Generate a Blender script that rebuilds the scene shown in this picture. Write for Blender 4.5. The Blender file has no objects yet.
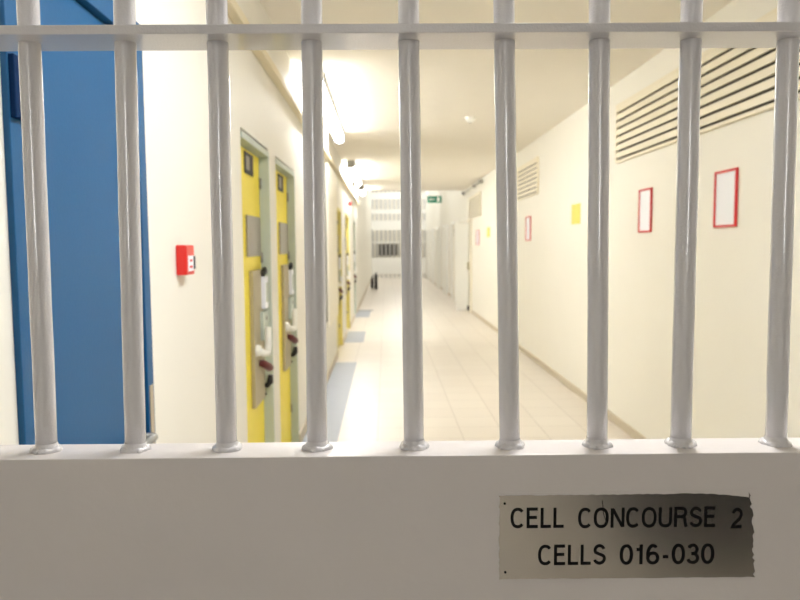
import bpy, bmesh, math, random
from mathutils import Vector, Matrix
random.seed(7)
sc = bpy.context.scene
COL = sc.collection
D2R = math.radians

# ------------------------------------------------------------------ camera
F = 700.0
cam_d = bpy.data.cameras.new('camera'); cam = bpy.data.objects.new('camera', cam_d); COL.objects.link(cam)
cam_d.sensor_width = 36.0; cam_d.lens = F / 800 * 36.0; cam_d.clip_start = 0.02
YAW, PITCH, ROLL = D2R(1.146), D2R(4.41), D2R(-0.4)
R = Matrix.Rotation(-YAW, 4, 'Z') @ Matrix.Rotation(math.pi/2 - PITCH, 4, 'X') @ Matrix.Rotation(ROLL, 4, 'Z')
EYE = Vector((0, 0, 1.5))
cam.matrix_world = Matrix.Translation(EYE) @ R
cam_d.dof.use_dof = True; cam_d.dof.focus_distance = 0.81; cam_d.dof.aperture_fstop = 9.0
sc.camera = cam
def ray(px, py): return (R.to_3x3() @ Vector(((px-400)/F, (300-py)/F, -1)))
def hit(px, py, p0, n):
    d = ray(px, py); return EYE + d * ((p0-EYE).dot(n) / d.dot(n))
XL, XR, ZC = -0.667, 1.92, 2.83       # corridor: left wall, right wall, ceiling
def onX(px, py, X): return hit(px, py, Vector((X, 0, 0)), Vector((1, 0, 0)))
def onY(px, py, Y): return hit(px, py, Vector((0, Y, 0)), Vector((0, 1, 0)))

# ------------------------------------------------------------------ materials
def lin(c): return tuple(((v/255)/12.92 if v/255 <= .04045 else ((v/255+.055)/1.055)**2.4) for v in c) + (1,)
def mat(name, rgb, rough=.5, metal=0, bump=0, bscale=80, var=0, vscale=3, coat=0, emit=None, spec=.5):
    m = bpy.data.materials.new(name); m.use_nodes = True
    nt = m.node_tree; b = nt.nodes['Principled BSDF']
    b.inputs['Base Color'].default_value = lin(rgb); b.inputs['Roughness'].default_value = rough
    b.inputs['Metallic'].default_value = metal; b.inputs['Coat Weight'].default_value = coat; b.inputs['Coat Roughness'].default_value = .06
    b.inputs['Specular IOR Level'].default_value = spec
    tc = nt.nodes.new('ShaderNodeTexCoord')
    if var:
        n = nt.nodes.new('ShaderNodeTexNoise'); n.inputs['Scale'].default_value = vscale; n.inputs['Detail'].default_value = 5
        mp = nt.nodes.new('ShaderNodeMapRange'); mp.inputs['To Min'].default_value = 1-var; mp.inputs['To Max'].default_value = 1+var
        hs = nt.nodes.new('ShaderNodeHueSaturation'); hs.inputs['Color'].default_value = lin(rgb)
        nt.links.new(tc.outputs['Object'], n.inputs['Vector']); nt.links.new(n.outputs['Fac'], mp.inputs['Value'])
        nt.links.new(mp.outputs['Result'], hs.inputs['Value']); nt.links.new(hs.outputs['Color'], b.inputs['Base Color'])
    if bump:
        n2 = nt.nodes.new('ShaderNodeTexNoise'); n2.inputs['Scale'].default_value = bscale; n2.inputs['Detail'].default_value = 4
        bp = nt.nodes.new('ShaderNodeBump'); bp.inputs['Strength'].default_value = bump; bp.inputs['Distance'].default_value = .002
        nt.links.new(tc.outputs['Object'], n2.inputs['Vector']); nt.links.new(n2.outputs['Fac'], bp.inputs['Height'])
        nt.links.new(bp.outputs['Normal'], b.inputs['Normal'])
    if emit:
        b.inputs['Emission Color'].default_value = (.98, .99, 1, 1); b.inputs['Emission Strength'].default_value = emit
    return m
M = dict(
    wall=mat('cream_wall_paint', (233, 230, 220), .55, bump=.25, bscale=60, var=.015),
    ceil=mat('cream_ceiling_paint', (236, 231, 221), .7, var=.01),
    trunk=mat('beige_trunking', (222, 210, 180), .6),
    skirt=mat('tan_skirting', (198, 186, 164), .5, var=.05),
    bar=mat('grey_gloss_bar_paint', (204, 201, 202), .3, coat=1, bump=.3, bscale=380, var=.03, vscale=8),
    panel=mat('grey_gloss_panel_paint', (204, 198, 195), .36, bump=.35, bscale=45, var=.07, vscale=5),
    steel=mat('brushed_steel', (200, 196, 190), .2, 1, var=.12, vscale=9),
    ink=mat('black_engraving', (10, 9, 10), .6, spec=.1),
    oldpaint=mat('painted_margin', (176, 166, 154), .5, bump=.6, bscale=200),
    blue=mat('blue_door_paint', (12, 84, 132), .45, bump=.15, bscale=120, var=.03, spec=.35),
    dblue=mat('dark_blue_metal', (0, 38, 78), .6, spec=.1),
    gap=mat('dark_gap', (26, 29, 36), .8),
    yellow=mat('yellow_door_paint', (248, 228, 58), .4, var=.04),
    sage=mat('sage_frame_paint', (190, 200, 190), .45, var=.03),
    cream2=mat('pale_cream_metal', (240, 234, 218), .5),
    tan=mat('tan_grey_plate', (178, 168, 138), .5, var=.08, vscale=20),
    zinc=mat('grey_steel_shutter', (158, 154, 148), .35, .6),
    paper=mat('white_paper', (240, 242, 250), .7),
    white=mat('white_plastic', (240, 240, 236), .4),
    black=mat('black_plastic', (18, 18, 20), .4),
    olive=mat('pale_olive_paint', (226, 214, 130), .45),
    maroon=mat('dark_red_grip', (96, 26, 26), .4),
    red=mat('red_plastic', (214, 34, 26), .35),
    redf=mat('red_frame', (205, 30, 38), .4),
    ynote=mat('yellow_paper', (246, 216, 110), .7),
    grey=mat('grey_metal', (150, 150, 146), .45, .3),
    dgrey=mat('dark_grey', (56, 57, 62), .6),
    green=mat('green_sign', (30, 135, 108), .5),
    slat=mat('cream_slat_paint', (232, 224, 202), .5),
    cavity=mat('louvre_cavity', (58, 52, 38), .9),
    lampbody=mat('lamp_body', (225, 227, 226), .4),
    tube=mat('lit_diffuser', (255, 255, 255), .5, emit=20.0),
    addedglow=mat('bar_highlight_glow', (255, 255, 255), .5, emit=16.0),  # glow of the added pane behind the viewer
    farbar=mat('pale_grey_bar', (192, 193, 194), .5),
    steelplate=mat('beige_strike_plate', (176, 164, 142), .4, .3),
    jamb=mat('lilac_grey_edge', (120, 124, 158), .5),
)
# tiled floor
def floor_mat():
    m = bpy.data.materials.new('cream_floor_tiles'); m.use_nodes = True; nt = m.node_tree; N = nt.nodes; L = nt.links
    b = N['Principled BSDF']; b.inputs['Roughness'].default_value = .32
    tc = N.new('ShaderNodeTexCoord'); mp = N.new('ShaderNodeMapping')
    mp.inputs['Location'].default_value = (.075, 0, 0)
    br = N.new('ShaderNodeTexBrick'); br.offset = 0; br.inputs['Scale'].default_value = 1
    br.inputs['Brick Width'].default_value = .335; br.inputs['Row Height'].default_value = .335
    br.inputs['Mortar Size'].default_value = .004; br.inputs['Mortar Smooth'].default_value = .2
    br.inputs['Color1'].default_value = lin((214, 205, 193)); br.inputs['Color2'].default_value = lin((218, 210, 198))
    br.inputs['Mortar'].default_value = lin((186, 176, 164))
    L.new(tc.outputs['Object'], mp.inputs['Vector']); L.new(mp.outputs['Vector'], br.inputs['Vector'])
    L.new(br.outputs['Color'], b.inputs['Base Color'])
    return m
M['floor'] = floor_mat()
M['blueborder'] = mat('blue_grey_floor_border', (150, 156, 166), .4, var=.06, vscale=6)
M['greyline'] = mat('grey_floor_line', (120, 122, 124), .6)

# ------------------------------------------------------------------ mesh builder
class MB:
    def __init__(s): s.bm = bmesh.new()
    def box(s, a, b, mtx=None):
        a = Vector(a); b = Vector(b); c = (a+b)/2; d = b-a
        r = bmesh.ops.create_cube(s.bm, size=1)
        bmesh.ops.scale(s.bm, vec=(abs(d.x), abs(d.y), abs(d.z)), verts=r['verts'])
        bmesh.ops.translate(s.bm, vec=c, verts=r['verts'])
        if mtx: bmesh.ops.transform(s.bm, matrix=mtx, verts=r['verts'])
        return s
    def tube(s, pts, rad, seg=20, cap=True):
        pts = [Vector(p) for p in pts]; rads = rad if isinstance(rad, (list, tuple)) else [rad]*len(pts)
        rings = []; prev = None
        for i, p in enumerate(pts):
            t = (pts[min(i+1, len(pts)-1)] - pts[max(i-1, 0)]).normalized()
            u = prev if prev else (Vector((1, 0, 0)) if abs(t.x) < .8 else Vector((0, 1, 0)))
            u = (u - t*u.dot(t)).normalized(); v = t.cross(u); prev = u
            rings.append([s.bm.verts.new(p + (u*math.cos(2*math.pi*k/seg) + v*math.sin(2*math.pi*k/seg))*rads[i]) for k in range(seg)])
        for a, b in zip(rings, rings[1:]):
            for k in range(seg):
                f = s.bm.faces.new((a[k], a[(k+1) % seg], b[(k+1) % seg], b[k])); f.smooth = True
        if cap:
            s.bm.faces.new(rings[0][::-1]); s.bm.faces.new(rings[-1])
        return s
    def build(s, name, m, parent=None, bevel=0, loc=None):
        me = bpy.data.meshes.new(name); bmesh.ops.recalc_face_normals(s.bm, faces=s.bm.faces); s.bm.to_mesh(me); s.bm.free()
        me.materials.append(M[m] if isinstance(m, str) else m)
        o = bpy.data.objects.new(name, me); COL.objects.link(o)
        if parent: o.parent = parent
        if loc: o.location = loc
        if bevel:
            bv = o.modifiers.new('b', 'BEVEL'); bv.width = bevel; bv.segments = 2; bv.limit_method = 'ANGLE'
        return o
def B(a, b, name, m, parent=None, bevel=0): return MB().box(a, b).build(name, m, parent, bevel)
def struct(o): o['kind'] = 'structure'; return o
def tag(o, label, cat, group=None):
    o['label'] = label; o['category'] = cat
    if group: o['group'] = group
    return o
def thing(name, label, cat, loc=(0, 0, 0), group=None):
    o = bpy.data.objects.new(name, None); COL.objects.link(o); o.location = loc; o.empty_display_size = .05
    return tag(o, label, cat, group)
def copy_tree(o, parent=None):
    c = o.copy(); COL.objects.link(c)
    if parent: c.parent = parent
    for ch in list(o.children): copy_tree(ch, c)
    return c

# ------------------------------------------------------------------ room shell
Y0, Y1, YH = -5.0, 37.0, 17.0
struct(B((XL-.4, Y0, -.1), (XR+.2, Y1, 0), 'floor', 'floor'))
cl = MB().box((XL-.4, Y0, ZC), (XR+.2, YH, ZC+.12)).box((XL-.4, YH, ZC), (XR+.2, YH+.1, 5.0)).box((XL-.4, YH, 5.0), (XR+.2, Y1, 5.1))
struct(cl.build('ceiling', 'ceil'))
struct(MB().box((XR, Y0, 0), (XR+.2, Y1, 5.0)).build('wall_right', 'wall'))
struct(MB().box((XL-.4, Y1, 0), (XR+.2, Y1+.2, 5.0)).build('wall_far', 'wall'))
struct(MB().box((XL-.4, Y0-.2, 0), (XR+.2, Y0, ZC)).build('wall_back', 'wall'))
wf = struct(MB().box((-.42, Y0, 1.3), (-.35, Y0+.05, 2.80)).box((.13, Y0, 1.3), (.20, Y0+.05, 2.80)).box((-.35, Y0, 1.3), (.13, Y0+.05, 1.37)).box((-.35, Y0, 2.73), (.13, Y0+.05, 2.80)).build('added_glow_frame_1', 'white'))  # frame of an added glowing pane behind the viewer
MB().box((-.35, Y0+.002, 1.37), (.13, Y0+.02, 2.73)).build('added_glow_pane', 'addedglow', wf)  # unseen glow added to draw highlight lines down the gate bars
REC = .052
BLUE = (1.258, 1.96, 2.10)
doors_l = [(3.30, 4.07), (4.33, 5.19), (9.45, 10.6), (11.6, 12.8), (14.6, 15.5)]
DH = 2.01
wl = MB(); y = Y0
for (a, b, h) in [BLUE] + [(a, b, DH + .045) for a, b in doors_l]:
    wl.box((XL-.4, y, 0), (XL, a, ZC)); wl.box((XL-.4, a, h), (XL, b, ZC)); wl.box((XL-.4, a, 0), (XL-REC-.06, b, h)); y = b
wl.box((XL-.4, y, 0), (XL, Y1, ZC)); wl.box((XL-.4, YH, ZC), (XL, Y1, 5.0))
struct(wl.build('wall_left', 'wall'))
struct(MB().box((1.15, -4.2, 0), (XR, -1.6, ZC)).build('added_dark_block', 'gap'))  # unseen dark block added to darken the right of the nameplate's reflection
struct(MB().box((XR-.012, -.9, 0), (XR, 16.0, .07)).box((XR-.012, 16.2, 0), (XR, 33, .07)).build('baseboard_right', 'skirt'))
sk = MB(); y = Y0
for (a, b) in [BLUE[:2]] + doors_l:
    sk.box((XL, y, 0), (XL+.012, a, .09)); y = b
sk.box((XL, y, 0), (XL+.012, 33, .09)); struct(sk.build('baseboard_left', 'skirt'))
struct(MB().box((XL, Y0, 2.485), (XL+.05, YH, 2.53)).build('trim_1', 'trunk', bevel=.004))
# blue-grey border inlaid in the floor along the cell doors
struct(MB().box((XL, Y0, 0), (-.385, 9.0, .0015)).box((XL, 10.9, 0), (-.36, 12.3, .0015)).box((XL, 14.8, 0), (-.36, 16.2, .0015)).build('trim_2', 'blueborder'))
struct(MB().box((XL, 16.2, 0), (-.3, 16.45, .002)).build('trim_3', 'greyline'))

# ------------------------------------------------------------------ barred gate in the foreground
gate = thing('barred_gate', 'pale grey painted barred gate with a solid lower panel, closest to the viewer', 'gate', (0, .8, 0))
gate.rotation_euler = (0, 0, D2R(-.65))
bpy.context.view_layer.update()
GM = Matrix.Translation((0, .8, 0)) @ Matrix.Rotation(D2R(-.65), 4, 'Z'); GI = GM.inverted()
def gp(px, py, yo):
    n = GM.to_3x3() @ Vector((0, 1, 0)); return GI @ hit(px, py, GM @ Vector((0, yo, 0)), n)
zr = gp(400, 456.0, 0).z            # rail top
DEP = .063
zc_top, zc_bot = gp(400, 23.2, 0).z, gp(400, 32.8, 0).z
GX0, GX1 = -.63, 1.14
lp = MB().box((GX0, 0, .06), (GX1, DEP, zr))
lp.build('lower_panel', 'panel', gate, bevel=.0012)
MB().box((GX0, 0, zc_bot), (GX1, .068, zc_top)).build('cross_bar', 'bar', gate, bevel=.0012)
MB().box((GX0, 0, 2.62), (GX1, DEP, 2.68)).build('top_rail', 'bar', gate, bevel=.002)
for x in (GX0, GX1):
    MB().box((x-.035, -.005, 0), (x+.035, DEP+.005, 2.72)).build('stile', 'bar', gate, bevel=.002)
BR = .0122; YB = .036
bars = [(29.8, 46.5), (125.5, 135.2), (217.8, 227), (312, 317.3), (409, 414), (504.5, 509.8), (599.3, 597), (690.6, 680.8), (787.8, 775.8)]
bx = [(gp(a, 45, YB), gp(b, 440, YB)) for a, b in bars]
sp = .112
left = bx[0]; right = bx[-1]
allb = [(l, r_) for l, r_ in bx] + [(left[0]-Vector((sp*k, 0, 0)), left[1]-Vector((sp*k, 0, 0))) for k in (1,)] + \
       [(right[0]+Vector((sp*k, 0, 0)), right[1]+Vector((sp*k, 0, 0))) for k in (1, 2, 3, 4)]
for (t, b) in allb:
    d = (b - t) / (b.z - t.z)
    p = [t + d*(z - t.z) for z in (zr - .002, zr+.1, t.z, 1.9, 2.63)]
    n = 24; mb = MB()
    pts = [p[0] + (p[-1]-p[0])*k/n for k in range(n+1)]
    pts = [q + Vector((random.uniform(-.0003, .0003), 0, 0)) for q in pts]
    mb.tube(pts, BR, 32); bo = mb.build('bar', 'bar', gate)
    # weld bead round the foot of the bar
    w = MB(); seg, ms = 40, 10; rings = []
    for i in range(seg):
        a = 2*math.pi*i/seg; rr = .0034 + .0016*random.random() + .0008*math.sin(5*a + t.x*40); cx = BR + .0008
        ring = []
        for j in range(ms):
            c = 2*math.pi*j/ms
            q = Vector((math.cos(a)*(cx + rr*math.cos(c)*1.2), math.sin(a)*(cx + rr*math.cos(c)*1.0), rr*math.sin(c)*1.1 + .0006))
            ring.append(w.bm.verts.new(Vector((p[0].x, YB, zr)) + q))
        rings.append(ring)
    for i in range(seg):
        A, C = rings[i], rings[(i+1) % seg]
        for j in range(ms):
            f = w.bm.faces.new((A[j], A[(j+1) % ms], C[(j+1) % ms], C[j])); f.smooth = True
    # fillet of paint and weld blending into the bar
    w.tube([(p[0].x, YB, zr-.001), (p[0].x, YB, zr+.002), (p[0].x, YB, zr+.005), (p[0].x, YB, zr+.010)], [BR+.005, BR+.0035, BR+.0015, BR+.0001], 36, cap=False)
    # a few spatter lumps
    for k in range(4):
        a = random.uniform(0, 6.28); rr = random.uniform(.0014, .0032)
        r_ = bmesh.ops.create_icosphere(w.bm, subdivisions=2, radius=rr, matrix=Matrix.Translation((p[0].x + math.cos(a)*(BR+.004), YB+math.sin(a)*(BR+.004), zr+.0012)))
        for v in r_['verts']:
            for f in v.link_faces: f.smooth = True
    w.build('weld_bead', 'bar', bo)

# name plate ----------------------------------------------------
pc = [gp(498.5, 495, 0), gp(753, 492, 0), gp(754.5, 576.5, 0), gp(498.5, 579, 0)]
def ragged(c, jl, jr, jt, jb, n=60):
    out = []
    tl, tr, br_, bl = c
    jit = [jt, jr, jb, jl]
    for e, (a, b) in enumerate([(tl, tr), (tr, br_), (br_, bl), (bl, tl)]):
        nn = n if e % 2 == 0 else n//2
        for k in range(nn):
            u = k/nn; q = a.lerp(b, u); off = jit[e]*random.random()
            cen = (tl+br_)/2
            if e == 0 and u > .8: off += .006*((u-.8)/.2)**1.2
            if e == 1 and u < .3: off += .0035*(1-u/.3)
            if e in (0, 2): q.z += (cen.z - q.z)/abs(cen.z-q.z)*off
            else: q.x += (cen.x - q.x)/abs(cen.x-q.x)*off
            out.append(q)
    return out
def flat(poly, y0, y1):
    m = MB(); f = m.bm.faces.new([m.bm.verts.new((q.x, y0, q.z)) for q in poly])
    r_ = bmesh.ops.extrude_face_region(m.bm, geom=[f])
    bmesh.ops.translate(m.bm, vec=(0, y1-y0, 0), verts=[v for v in r_['geom'] if isinstance(v, bmesh.types.BMVert)])
    bmesh.ops.triangulate(m.bm, faces=[f for f in m.bm.faces if len(f.verts) > 4])
    return m
np_ = flat(ragged(pc, .0016, .0036, .0011, .0008), 0.0002, -.0018).build('nameplate', 'steel', gate)
np_['label'] = 'scuffed brushed steel nameplate engraved CELL CONCOURSE 2 CELLS 016-030'
mg = [gp(497, 493, 0), gp(756.5, 489.5, 0), gp(757.5, 579, 0), gp(497, 581, 0)]
flat(mg, .0005, -.0007).build('painted_edge', 'panel', np_)
for (sx, sy) in ((504.5, 503), (505, 571.5)):
    q = gp(sx, sy, 0); MB().tube([(q.x, -.0017, q.z), (q.x, -.0024, q.z)], .0014, 16).build('rivet', 'ink', np_)

# lettering: stroked capitals, cap height 1
def arc(cx, cy, rx, ry, a0, a1, n=14): return [(cx+rx*math.cos(D2R(a0+(a1-a0)*k/n)), cy+ry*math.sin(D2R(a0+(a1-a0)*k/n))) for k in range(n+1)]
S = .078
def ell(cx, cy, rx, ry, a0, a1, n=22, p=2.35):
    out = []
    for k in range(n+1):
        a = D2R(a0+(a1-a0)*k/n); c, s_ = math.cos(a), math.sin(a)
        out.append((cx + rx*math.copysign(abs(c)**(2/p), c), cy + ry*math.copysign(abs(s_)**(2/p), s_)))
    return out
G = {
 'C': (.72, [ell(.36, .5, .30, .44, 42, 318)]),
 'E': (.64, [[(.60, .06), (.09, .06), (.09, .94), (.59, .94)], [(.09, .52), (.55, .52)]]),
 'L': (.58, [[(.09, 1), (.09, .06), (.55, .06)]]),
 'O': (.80, [ell(.40, .5, .32, .44, 0, 360, 36)]),
 'N': (.76, [[(.09, 0), (.09, .97)], [(.12, .95), (.64, .05)], [(.67, .03), (.67, 1)]]),
 'U': (.74, [[(.09, 1), (.09, .34)] + ell(.37, .34, .28, .28, 180, 360) + [(.65, 1)]]),
 'R': (.74, [[(.09, 0), (.09, .94), (.42, .94)] + arc(.42, .73, .20, .21, 90, -90)[1:] + [(.09, .52)], [(.40, .52), (.52, .49), (.58, .40), (.60, .20), (.66, 0)]]),
 'S': (.68, [arc(.335, .72, .235, .22, 15, 210, 14) + [(.20, .575), (.335, .515), (.47, .465)] + arc(.335, .29, .26, .23, 35, -165, 14)]),
 '2': (.60, [arc(.30, .70, .23, .24, 170, -25, 14) + [(.42, .44), (.13, .20), (.065, .06), (.56, .06)]]),
 '0': (.62, [ell(.31, .5, .24, .44, 0, 360, 36, 2.2)]),
 '1': (.46, [[(.30, 0), (.30, 1)], [(.30, .80), (.20, .75), (.08, .74)]]),
 '6': (.62, [ell(.31, .31, .235, .25, 0, 360, 30, 2.1), arc(.315, .50, .24, .44, 50, 188, 14) + [(.077, .33)]]),
 '3': (.60, [arc(.29, .72, .20, .22, 160, -80, 14), arc(.29, .285, .235, .225, 85, -165, 14), [(.22, .51), (.32, .51)]]),
 '-': (.42, [[(.08, .37), (.34, .37)]]),
}
def ribbon(m, pts, w, closed, X, Zf, y0, y1):
    n = len(pts); Ls, Rs = [], []
    if closed: pts = pts[:-1]; n -= 1
    for i, (x, z) in enumerate(pts):
        a = pts[(i-1) % n] if (closed or i > 0) else pts[i]; b = pts[(i+1) % n] if (closed or i < n-1) else pts[i]
        d1 = Vector((x-a[0], z-a[1])); d2 = Vector((b[0]-x, b[1]-z))
        if d1.length < 1e-6: d1 = d2
        if d2.length < 1e-6: d2 = d1
        d1.normalize(); d2.normalize(); t = (d1+d2).normalized(); nn = Vector((-t.y, t.x))
        k = 1/max(.5, nn.dot(Vector((-d1.y, d1.x))))
        Ls.append((x+nn.x*w*k, z+nn.y*w*k)); Rs.append((x-nn.x*w*k, z-nn.y*w*k))
    VL = [m.bm.verts.new((X(q[0]), y1, Zf(q[1]))) for q in Ls]; VR = [m.bm.verts.new((X(q[0]), y1, Zf(q[1]))) for q in Rs]
    for i in range(n if closed else n-1):
        j = (i+1) % n; m.bm.faces.new((VL[i], VL[j], VR[j], VR[i]))
def word(m, txt, xa, xb, yt, yb):
    adv = 0; runs = []
    for ch in txt: w_, st = G[ch]; runs.append((adv, st)); adv += w_ + .09
    first = .06; last = adv - .09 - .06
    def P(u, v): return gp(xa + (xb-xa)*(u-first)/(last-first), yb + (yt-yb)*v, -.0019)
    for a, st in runs:
        for s_ in st:
            closed = (abs(s_[0][0]-s_[-1][0]) < 1e-4 and abs(s_[0][1]-s_[-1][1]) < 1e-4)
            sh = [(x+a, z) for x, z in s_]
            o = P(0, 0); e = P(1, 1)
            ribbon(m, sh, S, closed, lambda u: o.x+(e.x-o.x)*u, lambda v: o.z+(e.z-o.z)*v, 0, -.0020 - .00003*random.random())
for words in ([('CELL', 512, 563.5, 508, 528), ('CONCOURSE', 579.5, 717, 508, 528), ('2', 732.5, 741.5, 508, 528)],
              [('CELLS', 539.5, 605.5, 545, 565), ('016-030', 621, 714.5, 544.5, 564.5)]):
    m = MB()
    for wd in words: word(m, *wd)
    m.build('lettering', 'ink', np_)
# scratch mark through the first O
q = [gp(602, 500, 0), gp(603, 513, 0), gp(606, 522, 0)]
MB().tube([(v.x, -.0021, v.z) for v in q], .0004, 6).build('scratch', 'ink', np_)

# ------------------------------------------------------------------ blue door, near left
bd = thing('blue_door', 'tall blue metal door in a blue frame, at the far left behind the bars', 'door', (XL, BLUE[0], 0))
ya, yb, h = 0, BLUE[1]-BLUE[0], BLUE[2]
fw = .05
MB().box((-.12, ya, 0), (.012, fw, h)).box((-.12, yb-fw, 0), (.012, yb, h)).box((-.12, fw, h-.055), (.012, yb-fw, h)).build('door_frame', 'blue', bd, bevel=.002)
MB().box((-.06, fw+.004, .005), (-.006, yb-fw-.004, h-.06)).build('door_panel', 'blue', bd, bevel=.002)
hb = MB().box((-.004, .004, 1.73), (.022, fw+.004, 1.84))
hb.build('hinge', 'dblue', bd, bevel=.002)
hb = MB().box((-.004, .004, .25), (.022, fw+.004, .36)); hb.build('hinge', 'dblue', bd, bevel=.002)
MB().box((.0121, yb-.04, .3), (.014, yb-.012, 1.12)).build('strike_plate', 'steelplate', bd)
MB().tube([(-.006, yb-.12, 1.0), (.045, yb-.12, 1.0), (.05, yb-.125, 1.0), (.05, yb-.24, 1.0)], .01, 14).build('door_handle', 'grey', bd)

# ------------------------------------------------------------------ fire call point
p = onX(180, 260, XL)
fp = thing('fire_call_point', 'small red fire alarm call point on the cream wall right of the blue door', 'fire alarm', (XL, p.y, p.z))
MB().box((0, -.046, -.048), (.034, .046, .048)).build('housing', 'red', fp, bevel=.004)
MB().box((.0335, -.028, -.036), (.0358, .028, .014)).build('white_label', 'paper', fp)
MB().box((.0345, .030, -.03), (.038, .044, .012)).build('test_flap', 'dgrey', fp)
MB().box((.0355, -.016, -.026), (.0368, .016, -.018)).box((.0355, -.012, -.006), (.0368, .012, .002)).build('label_mark', 'redf', fp)

# ------------------------------------------------------------------ cell doors on the left
def cell_door(y0, y1, panel, label, far=False):
    t = thing('cell_door', label, 'door', (XL, y0, 0), 'cell doors along the left wall'); w = y1-y0
    jw = .012
    MB().box((-REC-.05, 0, 0), (-REC+.004, jw, DH+.03)).box((-REC-.05, w-jw, 0), (.004, w, DH+.03)).box((-REC-.05, jw, DH), (.004, w-jw, DH+.03)).build('door_frame', 'olive' if panel == 'olive' else 'sage', t, bevel=.002)
    X = -REC
    MB().box((X-.045, jw+.003, .01), (X, w-jw-.003, DH-.004)).build('door_panel', panel, t, bevel=.002)
    nf = MB().box((X, w-.44, 1.88), (X+.006, w-.22, 1.99)).build('number_plate', 'dgrey', t)
    MB().box((X+.006, w-.42, 1.90), (X+.008, w-.33, 1.97)).build('plate_face', 'zinc', nf)
    MB().box((X, w-.44, 1.45), (X+.012, w-.07, 1.665)).build('observation_shutter', 'zinc', t, bevel=.002)
    for z in (1.86, 1.44, .3):
        MB().tube([(X+.008, w-.028, z-.03), (X+.008, w-.028, z+.03)], .008, 10).build('hinge_pin', 'grey', t)
    MB().box((X, w-.38, .64), (X+.022, w-.08, 1.375)).build('hatch_plate', 'tan', t, bevel=.003)
    lc = MB().box((X, w-.20, .98), (X+.042, w-.04, 1.14)).build('lock_case', 'sage', t, bevel=.004)
    MB().tube([(X+.042, w-.12, 1.1), (X+.046, w-.12, 1.1)], .012, 14).build('keyhole_cover', 'grey', lc)
    dh = MB().box((X+.005, w-.15, 1.155), (X+.045, w-.05, 1.335)).build('document_holder', 'paper', t, bevel=.002)
    MB().tube([(X+.03, w-.15, 1.345), (X+.035, w-.11, 1.375), (X+.03, w-.06, 1.36)], .016, 12).build('clip', 'black', dh)
    MB().box((X+.045, w-.13, 1.19), (X+.048, w-.07, 1.30)).build('clear_pocket', 'sage', dh)
    hd = MB().tube([(X+.01, w-.33, .945), (X+.045, w-.33, .945)], [.036, .028], 18)
    hd.tube([(X+.035, w-.33, .945), (X+.055, w-.30, .925), (X+.065, w-.24, .92), (X+.068, w-.22, .96), (X+.068, w-.215, 1.06)], [.018, .019, .02, .018, .016], 14)
    hd.build('lever_handle', 'white', t)
    MB().tube([(X+.022, w-.27, .87), (X+.04, w-.24, .86), (X+.062, w-.16, .825), (X+.062, w-.12, .815)], [.014, .022, .023, .016], 12).build('pull_grip', 'maroon', t)
    MB().tube([(X, w-.09, .71), (X+.035, w-.09, .71), (X+.05, w-.09, .73), (X+.055, w-.09, .77)], [.012, .016, .02, .014], 12).build('bolt_knob', 'black', t)
    MB().tube([(X, w-.09, .66), (X+.03, w-.09, .66)], .008, 10).build('bolt_stud', 'dgrey', t)
    return t
cell_door(*doors_l[0], 'yellow', 'yellow cell door with pale green frame, nearest of the left row, white lever handle in full view')
cell_door(*doors_l[1], 'yellow', 'second yellow cell door, narrower looking, just beyond the nearest one')
cell_door(*doors_l[2], 'olive', 'pale yellow cell door in a deep recess just past the boxed white casing')
cell_door(*doors_l[3], 'olive', 'pale yellow cell door beneath the small red alarm beacon')
cell_door(*doors_l[4], 'cream2', 'cream cell door furthest down the left wall, near the black canisters')

cs = thing('service_casing', 'tall cream boxed casing on the left wall past the second yellow door', 'casing', (XL+.001, 7.8, 0))
MB().box((0.008, 0, .60), (.034, 1.45, 2.42)).build('cover', 'cream2', cs, bevel=.004)
MB().box((0, -.035, .66), (.008, 1.44, 2.40)).build('backing_strip', 'gap', cs)

b = thing('alarm_beacon', 'small red alarm beacon above a cell door far down the left wall', 'alarm', (XL, 12.2, 2.24))
MB().box((0, -.04, -.04), (.03, .04, .04)).build('mount', 'white', b)
MB().tube([(.03, 0, 0), (.07, 0, 0), (.085, 0, 0)], [.042, .042, .025], 16).build('lens', 'red', b)

for i, (px, lb) in enumerate(((372.2, 'short black canister standing by the far left wall'), (376, 'taller black canister on the floor beside the far gate'))):
    q = onY(px, 278, 25.0 - i*.6)
    c = thing('canister', lb, 'canister', (q.x, q.y, 0), 'black canisters on the floor')
    hh = .40 + .16*i
    MB().tube([(0, 0, 0), (0, 0, hh*.8), (0, 0, hh*.9), (0, 0, hh)], [.055, .055, .04, .018], 18).build('body', 'black', c)
    MB().box((-.02, -.04, hh), (.02, .04, hh+.03)).build('valve', 'dgrey', c)

# ------------------------------------------------------------------ right wall
def louvre(y0, y1, z0, z1, n, label):
    t = thing('louvre_vent', label, 'vent', (XR, y0, z0), 'louvred vents high on the right wall'); L_ = y1-y0; H = z1-z0
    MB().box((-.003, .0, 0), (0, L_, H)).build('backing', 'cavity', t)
    MB().box((-.024, -.02, -.02), (0, 0, H+.02)).box((-.024, L_, -.02), (0, L_+.02, H+.02)).box((-.024, 0, H), (0, L_, H+.02)).box((-.024, 0, -.02), (0, L_, 0)).build('vent_frame', 'slat', t)
    pitch = H/n
    for k in range(n):
        zc = (k+.5)*pitch
        if k == n-1: pass
        MB().box((-.022, 0, zc-pitch*.5+.018), (-.010, L_, zc+pitch*.5)).build('slat', 'slat', t)
    return t
louvre(2.5, 5.78, 2.185, 2.615, 7, 'long louvred vent high on the right wall, nearest and largest')
louvre(8.8, 10.15, 2.16, 2.58, 7, 'shorter louvred vent on the right wall above the faint red frame')
louvre(14.1, 16.0, 2.12, 2.56, 7, 'furthest louvred vent on the right wall by the ceiling conduit')

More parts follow.
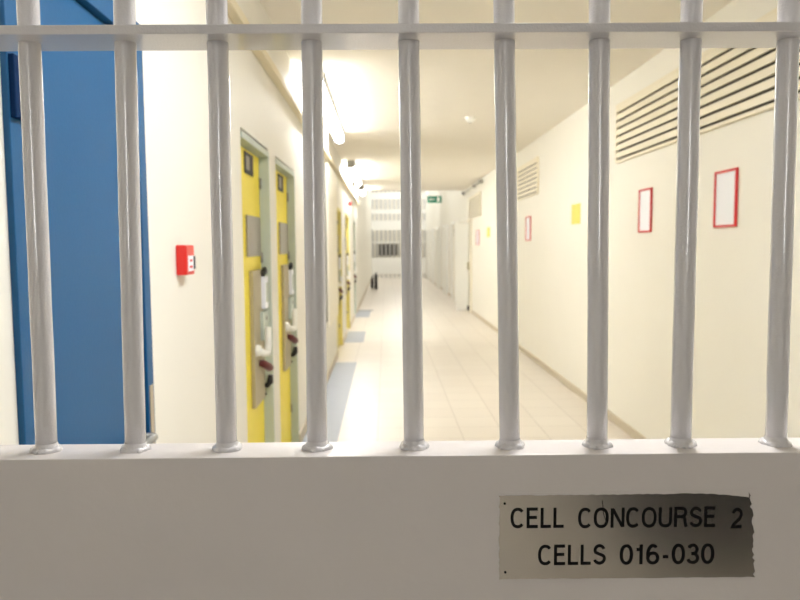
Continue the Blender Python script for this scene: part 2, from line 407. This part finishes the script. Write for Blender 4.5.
def notice(y0, y1, z0, z1, label):
    t = thing('notice_frame', label, 'frame', (XR, y0, z0), 'red framed notices on the right wall'); w, H, f = y1-y0, z1-z0, .013
    MB().box((-.014, 0, 0), (0, f, H)).box((-.014, w-f, 0), (0, w, H)).box((-.014, f, 0), (0, w-f, f)).box((-.014, f, H-f), (0, w-f, H)).build('frame_border', 'redf', t, bevel=.001)
    MB().box((-.006, f, f), (0, w-f, H-f)).build('notice_sheet', 'paper', t)
def nspan(xa, xb, yt, yb):
    a = onX(xb, (yt+yb)/2, XR); c = onX(xa, (yt+yb)/2, XR); t = onX(xb, yt, XR); bb = onX(xb, yb, XR)
    return a.y, c.y, bb.z, t.z
notice(*nspan(716, 738, 167.5, 226.5), 'largest looking red framed white notice, nearest on the right wall')
notice(*nspan(640, 652.3, 187.5, 232), 'red framed white notice just beyond the nearest one')
notice(*nspan(526.5, 531, 216, 240.5), 'faint narrow red framed notice below the middle vent')
notice(*nspan(476.8, 479.3, 230, 245), 'tiny red framed notice before the open white door')
def yn(span, label):
    a, c, z0, z1 = span; o = B((XR-.004, a, z0), (XR, c, z1), 'yellow_notice', 'ynote'); return tag(o, label, 'notice', 'yellow notices on the right wall')
yn(nspan(572, 580.5, 203, 223.5), 'plain yellow paper notice between two bars, right of the middle vent')
yn(nspan(487, 490, 227, 237), 'tiny pale yellow notice beyond the middle vent')

cd = thing('ceiling_conduit', 'thin grey conduit with junction boxes below the ceiling on the far right', 'conduit', (XR-.06, 13.6, 2.74))
MB().tube([(0, 0, 0), (0, 4.6-1.3, 0)], .01, 10).build('pipe', 'grey', cd)
for yy in (0.1, 1.2, 3.2):
    MB().box((-.035, yy-.05, -.03), (.035, yy+.05, .035)).build('junction_box', 'grey', cd, bevel=.006)
sd = thing('smoke_detector', 'small white round smoke detector on the cream ceiling', 'smoke detector', (hit(470, 120, Vector((0, 0, ZC-.03)), Vector((0, 0, 1)))))
sd.location.z = ZC
MB().tube([(0, 0, 0), (0, 0, -.02), (0, 0, -.045), (0, 0, -.055)], [.055, .055, .04, .02], 24).build('housing', 'white', sd)
MB().tube([(0, 0, -.055), (0, 0, -.06)], .012, 12).build('sensor_cap', 'grey', sd)

ex = thing('exit_sign', 'small green exit sign hanging from the ceiling at the corridor step', 'sign', onY(434.5, 199.5, 16.9))
MB().box((-.17, -.02, -.08), (.17, .02, .08)).build('sign_body', 'green', ex, bevel=.004)
MB().box((-.10, -.023, -.012), (.0, -.02, .012)).box((-.12, -.023, -.03), (-.095, -.02, .03)).build('white_arrow', 'white', ex)
MB().box((.06, -.023, -.05), (.12, -.02, .05)).build('white_doorway', 'white', ex)
for x in (-.12, .12): MB().tube([(x, 0, .08), (x, 0, ZC-ex.location.z)], .004, 6).build('hanger', 'grey', ex)

# open white door leaf on the right, at the step in the ceiling
od = thing('open_door', 'white door standing ajar into the corridor on the right, near the exit sign', 'door', (XR, 15.5, 0))
MB().box((-.30, .55, .01), (-.02, .60, 2.02)).build('door_leaf', 'white', od, bevel=.004)
MB().box((-.06, .0, 0), (0, .05, 2.1)).box((-.04, .60, 0), (0, .66, 2.1)).build('door_frame', 'cream2', od)
MB().box((-.05, .44, .95), (-.01, .549, 1.12)).build('lock_box', 'tan', od)
MB().box((-.05, .47, .02), (-.01, .549, .12)).build('floor_bolt', 'dgrey', od)
# white doors beyond it
first = None
for k in range(5):
    yy = 18.6 + 2.9*k
    lb = ['white door on the far right wall, first beyond the open one', 'second white door on the far right wall', 'third white door on the far right wall', 'fourth white door on the far right wall', 'last white door on the right, next to the far gate'][k]
    if first is None:
        first = thing('corridor_door', lb, 'door', (XR, yy, 0), 'white doors on the far right wall')
        MB().box((-.09, 0, 0), (0, .08, 2.15)).box((-.09, .98, 0), (0, 1.06, 2.15)).box((-.09, .08, 2.07), (0, .98, 2.15)).build('door_frame', 'white', first)
        MB().box((-.03, .08, .01), (-.001, .98, 2.07)).build('door_panel', 'cream2', first)
        MB().box((-.045, .4, 1.75), (-.03, .66, 1.98)).build('hatch', 'grey', first)
    else:
        c = copy_tree(first); c.location = (XR, yy, 0); c['label'] = lb

# ------------------------------------------------------------------ far barred screen
fg = thing('barred_screen', 'white floor to ceiling barred screen with a solid band, closing the far end', 'gate', (0, 33.2, 0))
MB().box((XL+.02, 0, .16), (XR-.02, .06, .95)).build('lower_panel', 'white', fg)
for z, zh in ((0.02, .05), (1.66, .06), (2.25, .45), (3.02, .2), (3.7, .3)):
    MB().box((XL+.02, 0, z), (XR-.02, .06, z+zh)).build('cross_bar', 'white', fg)
nb = 13
for k in range(nb):
    x = XL+.06 + (XR-XL-.12)*k/(nb-1)
    MB().tube([(x, .03, 0), (x, .03, 4.95)], .03, 10).build('bar', 'farbar', fg)
gr = thing('wall_grille', 'dark slotted grille seen through the far barred screen', 'grille', (-.36, 36.95, 1.0))
MB().box((0, 0, 0), (1.0, .04, .62)).build('backplate', 'zinc', gr)
for k in range(5): MB().box((.03+.2*k, -.03, .02), (.12+.2*k, 0, .58)).build('slot', 'dgrey', gr)

# ------------------------------------------------------------------ ceiling lamps
def lamp(x, y0, L_, zc, label, power):
    t = thing('ceiling_lamp', label, 'lamp', (x, y0, zc), 'strip lamps under the ceiling')
    MB().box((-.055, 0, -.05), (.055, L_, 0)).build('lamp_body', 'lampbody', t, bevel=.004)
    MB().tube([(0, .02, -.075), (0, L_-.02, -.08)], .05, 16).build('diffuser', 'tube', t)
    for yy in (0, L_): MB().box((-.06, yy-.015, -.12), (.06, yy+.015, 0)).build('end_cap', 'grey', t, bevel=.004)
    ld = bpy.data.lights.new('lamp_glow', 'AREA'); ld.shape = 'RECTANGLE'; ld.size = .09; ld.size_y = L_-.05
    ld.energy = power; ld.color = (.97, .98, 1.0)
    lo = bpy.data.objects.new('lamp_glow', ld); COL.objects.link(lo); lo.parent = t; lo.location = (0, L_/2, -.125)
    return t
LX = -.53
lamp(.45, .95, 1.5, ZC, 'strip lamp above the near barred gate', 26)
lamp(LX, 5.2, 3.1, ZC, 'bright strip lamp on the left of the ceiling, nearest in view', 22)
lamp(LX, 11.0, 3.1, ZC, 'strip lamp on the left of the ceiling, second along', 30)
lamp(LX, 15.5, 1.3, ZC, 'short strip lamp just before the ceiling steps up', 18)
lamp(.6, 19, 2.4, 5.0, 'strip lamp in the high ceiling beyond the step', 25)
lamp(.6, 25, 2.4, 5.0, 'middle strip lamp in the high far ceiling', 30)
lamp(.6, 30, 2.4, 5.0, 'strip lamp in the high far ceiling nearest the screen', 40)
lamp(.6, 34.3, 1.6, 5.0, 'strip lamp behind the far barred screen', 25)  # added out of view to whiten the wall beyond the screen

# ------------------------------------------------------------------ world / view
w = bpy.data.worlds.new('w'); sc.world = w; w.use_nodes = True
w.node_tree.nodes['Background'].inputs[0].default_value = (.9, .93, 1, 1); w.node_tree.nodes['Background'].inputs[1].default_value = .05
sc.view_settings.view_transform = 'Standard'; sc.view_settings.look = 'None'; sc.view_settings.gamma = 1; sc.view_settings.use_curve_mapping = False
sc.view_settings.exposure = 0.42
sc.cycles.max_bounces = 10; sc.cycles.diffuse_bounces = 6
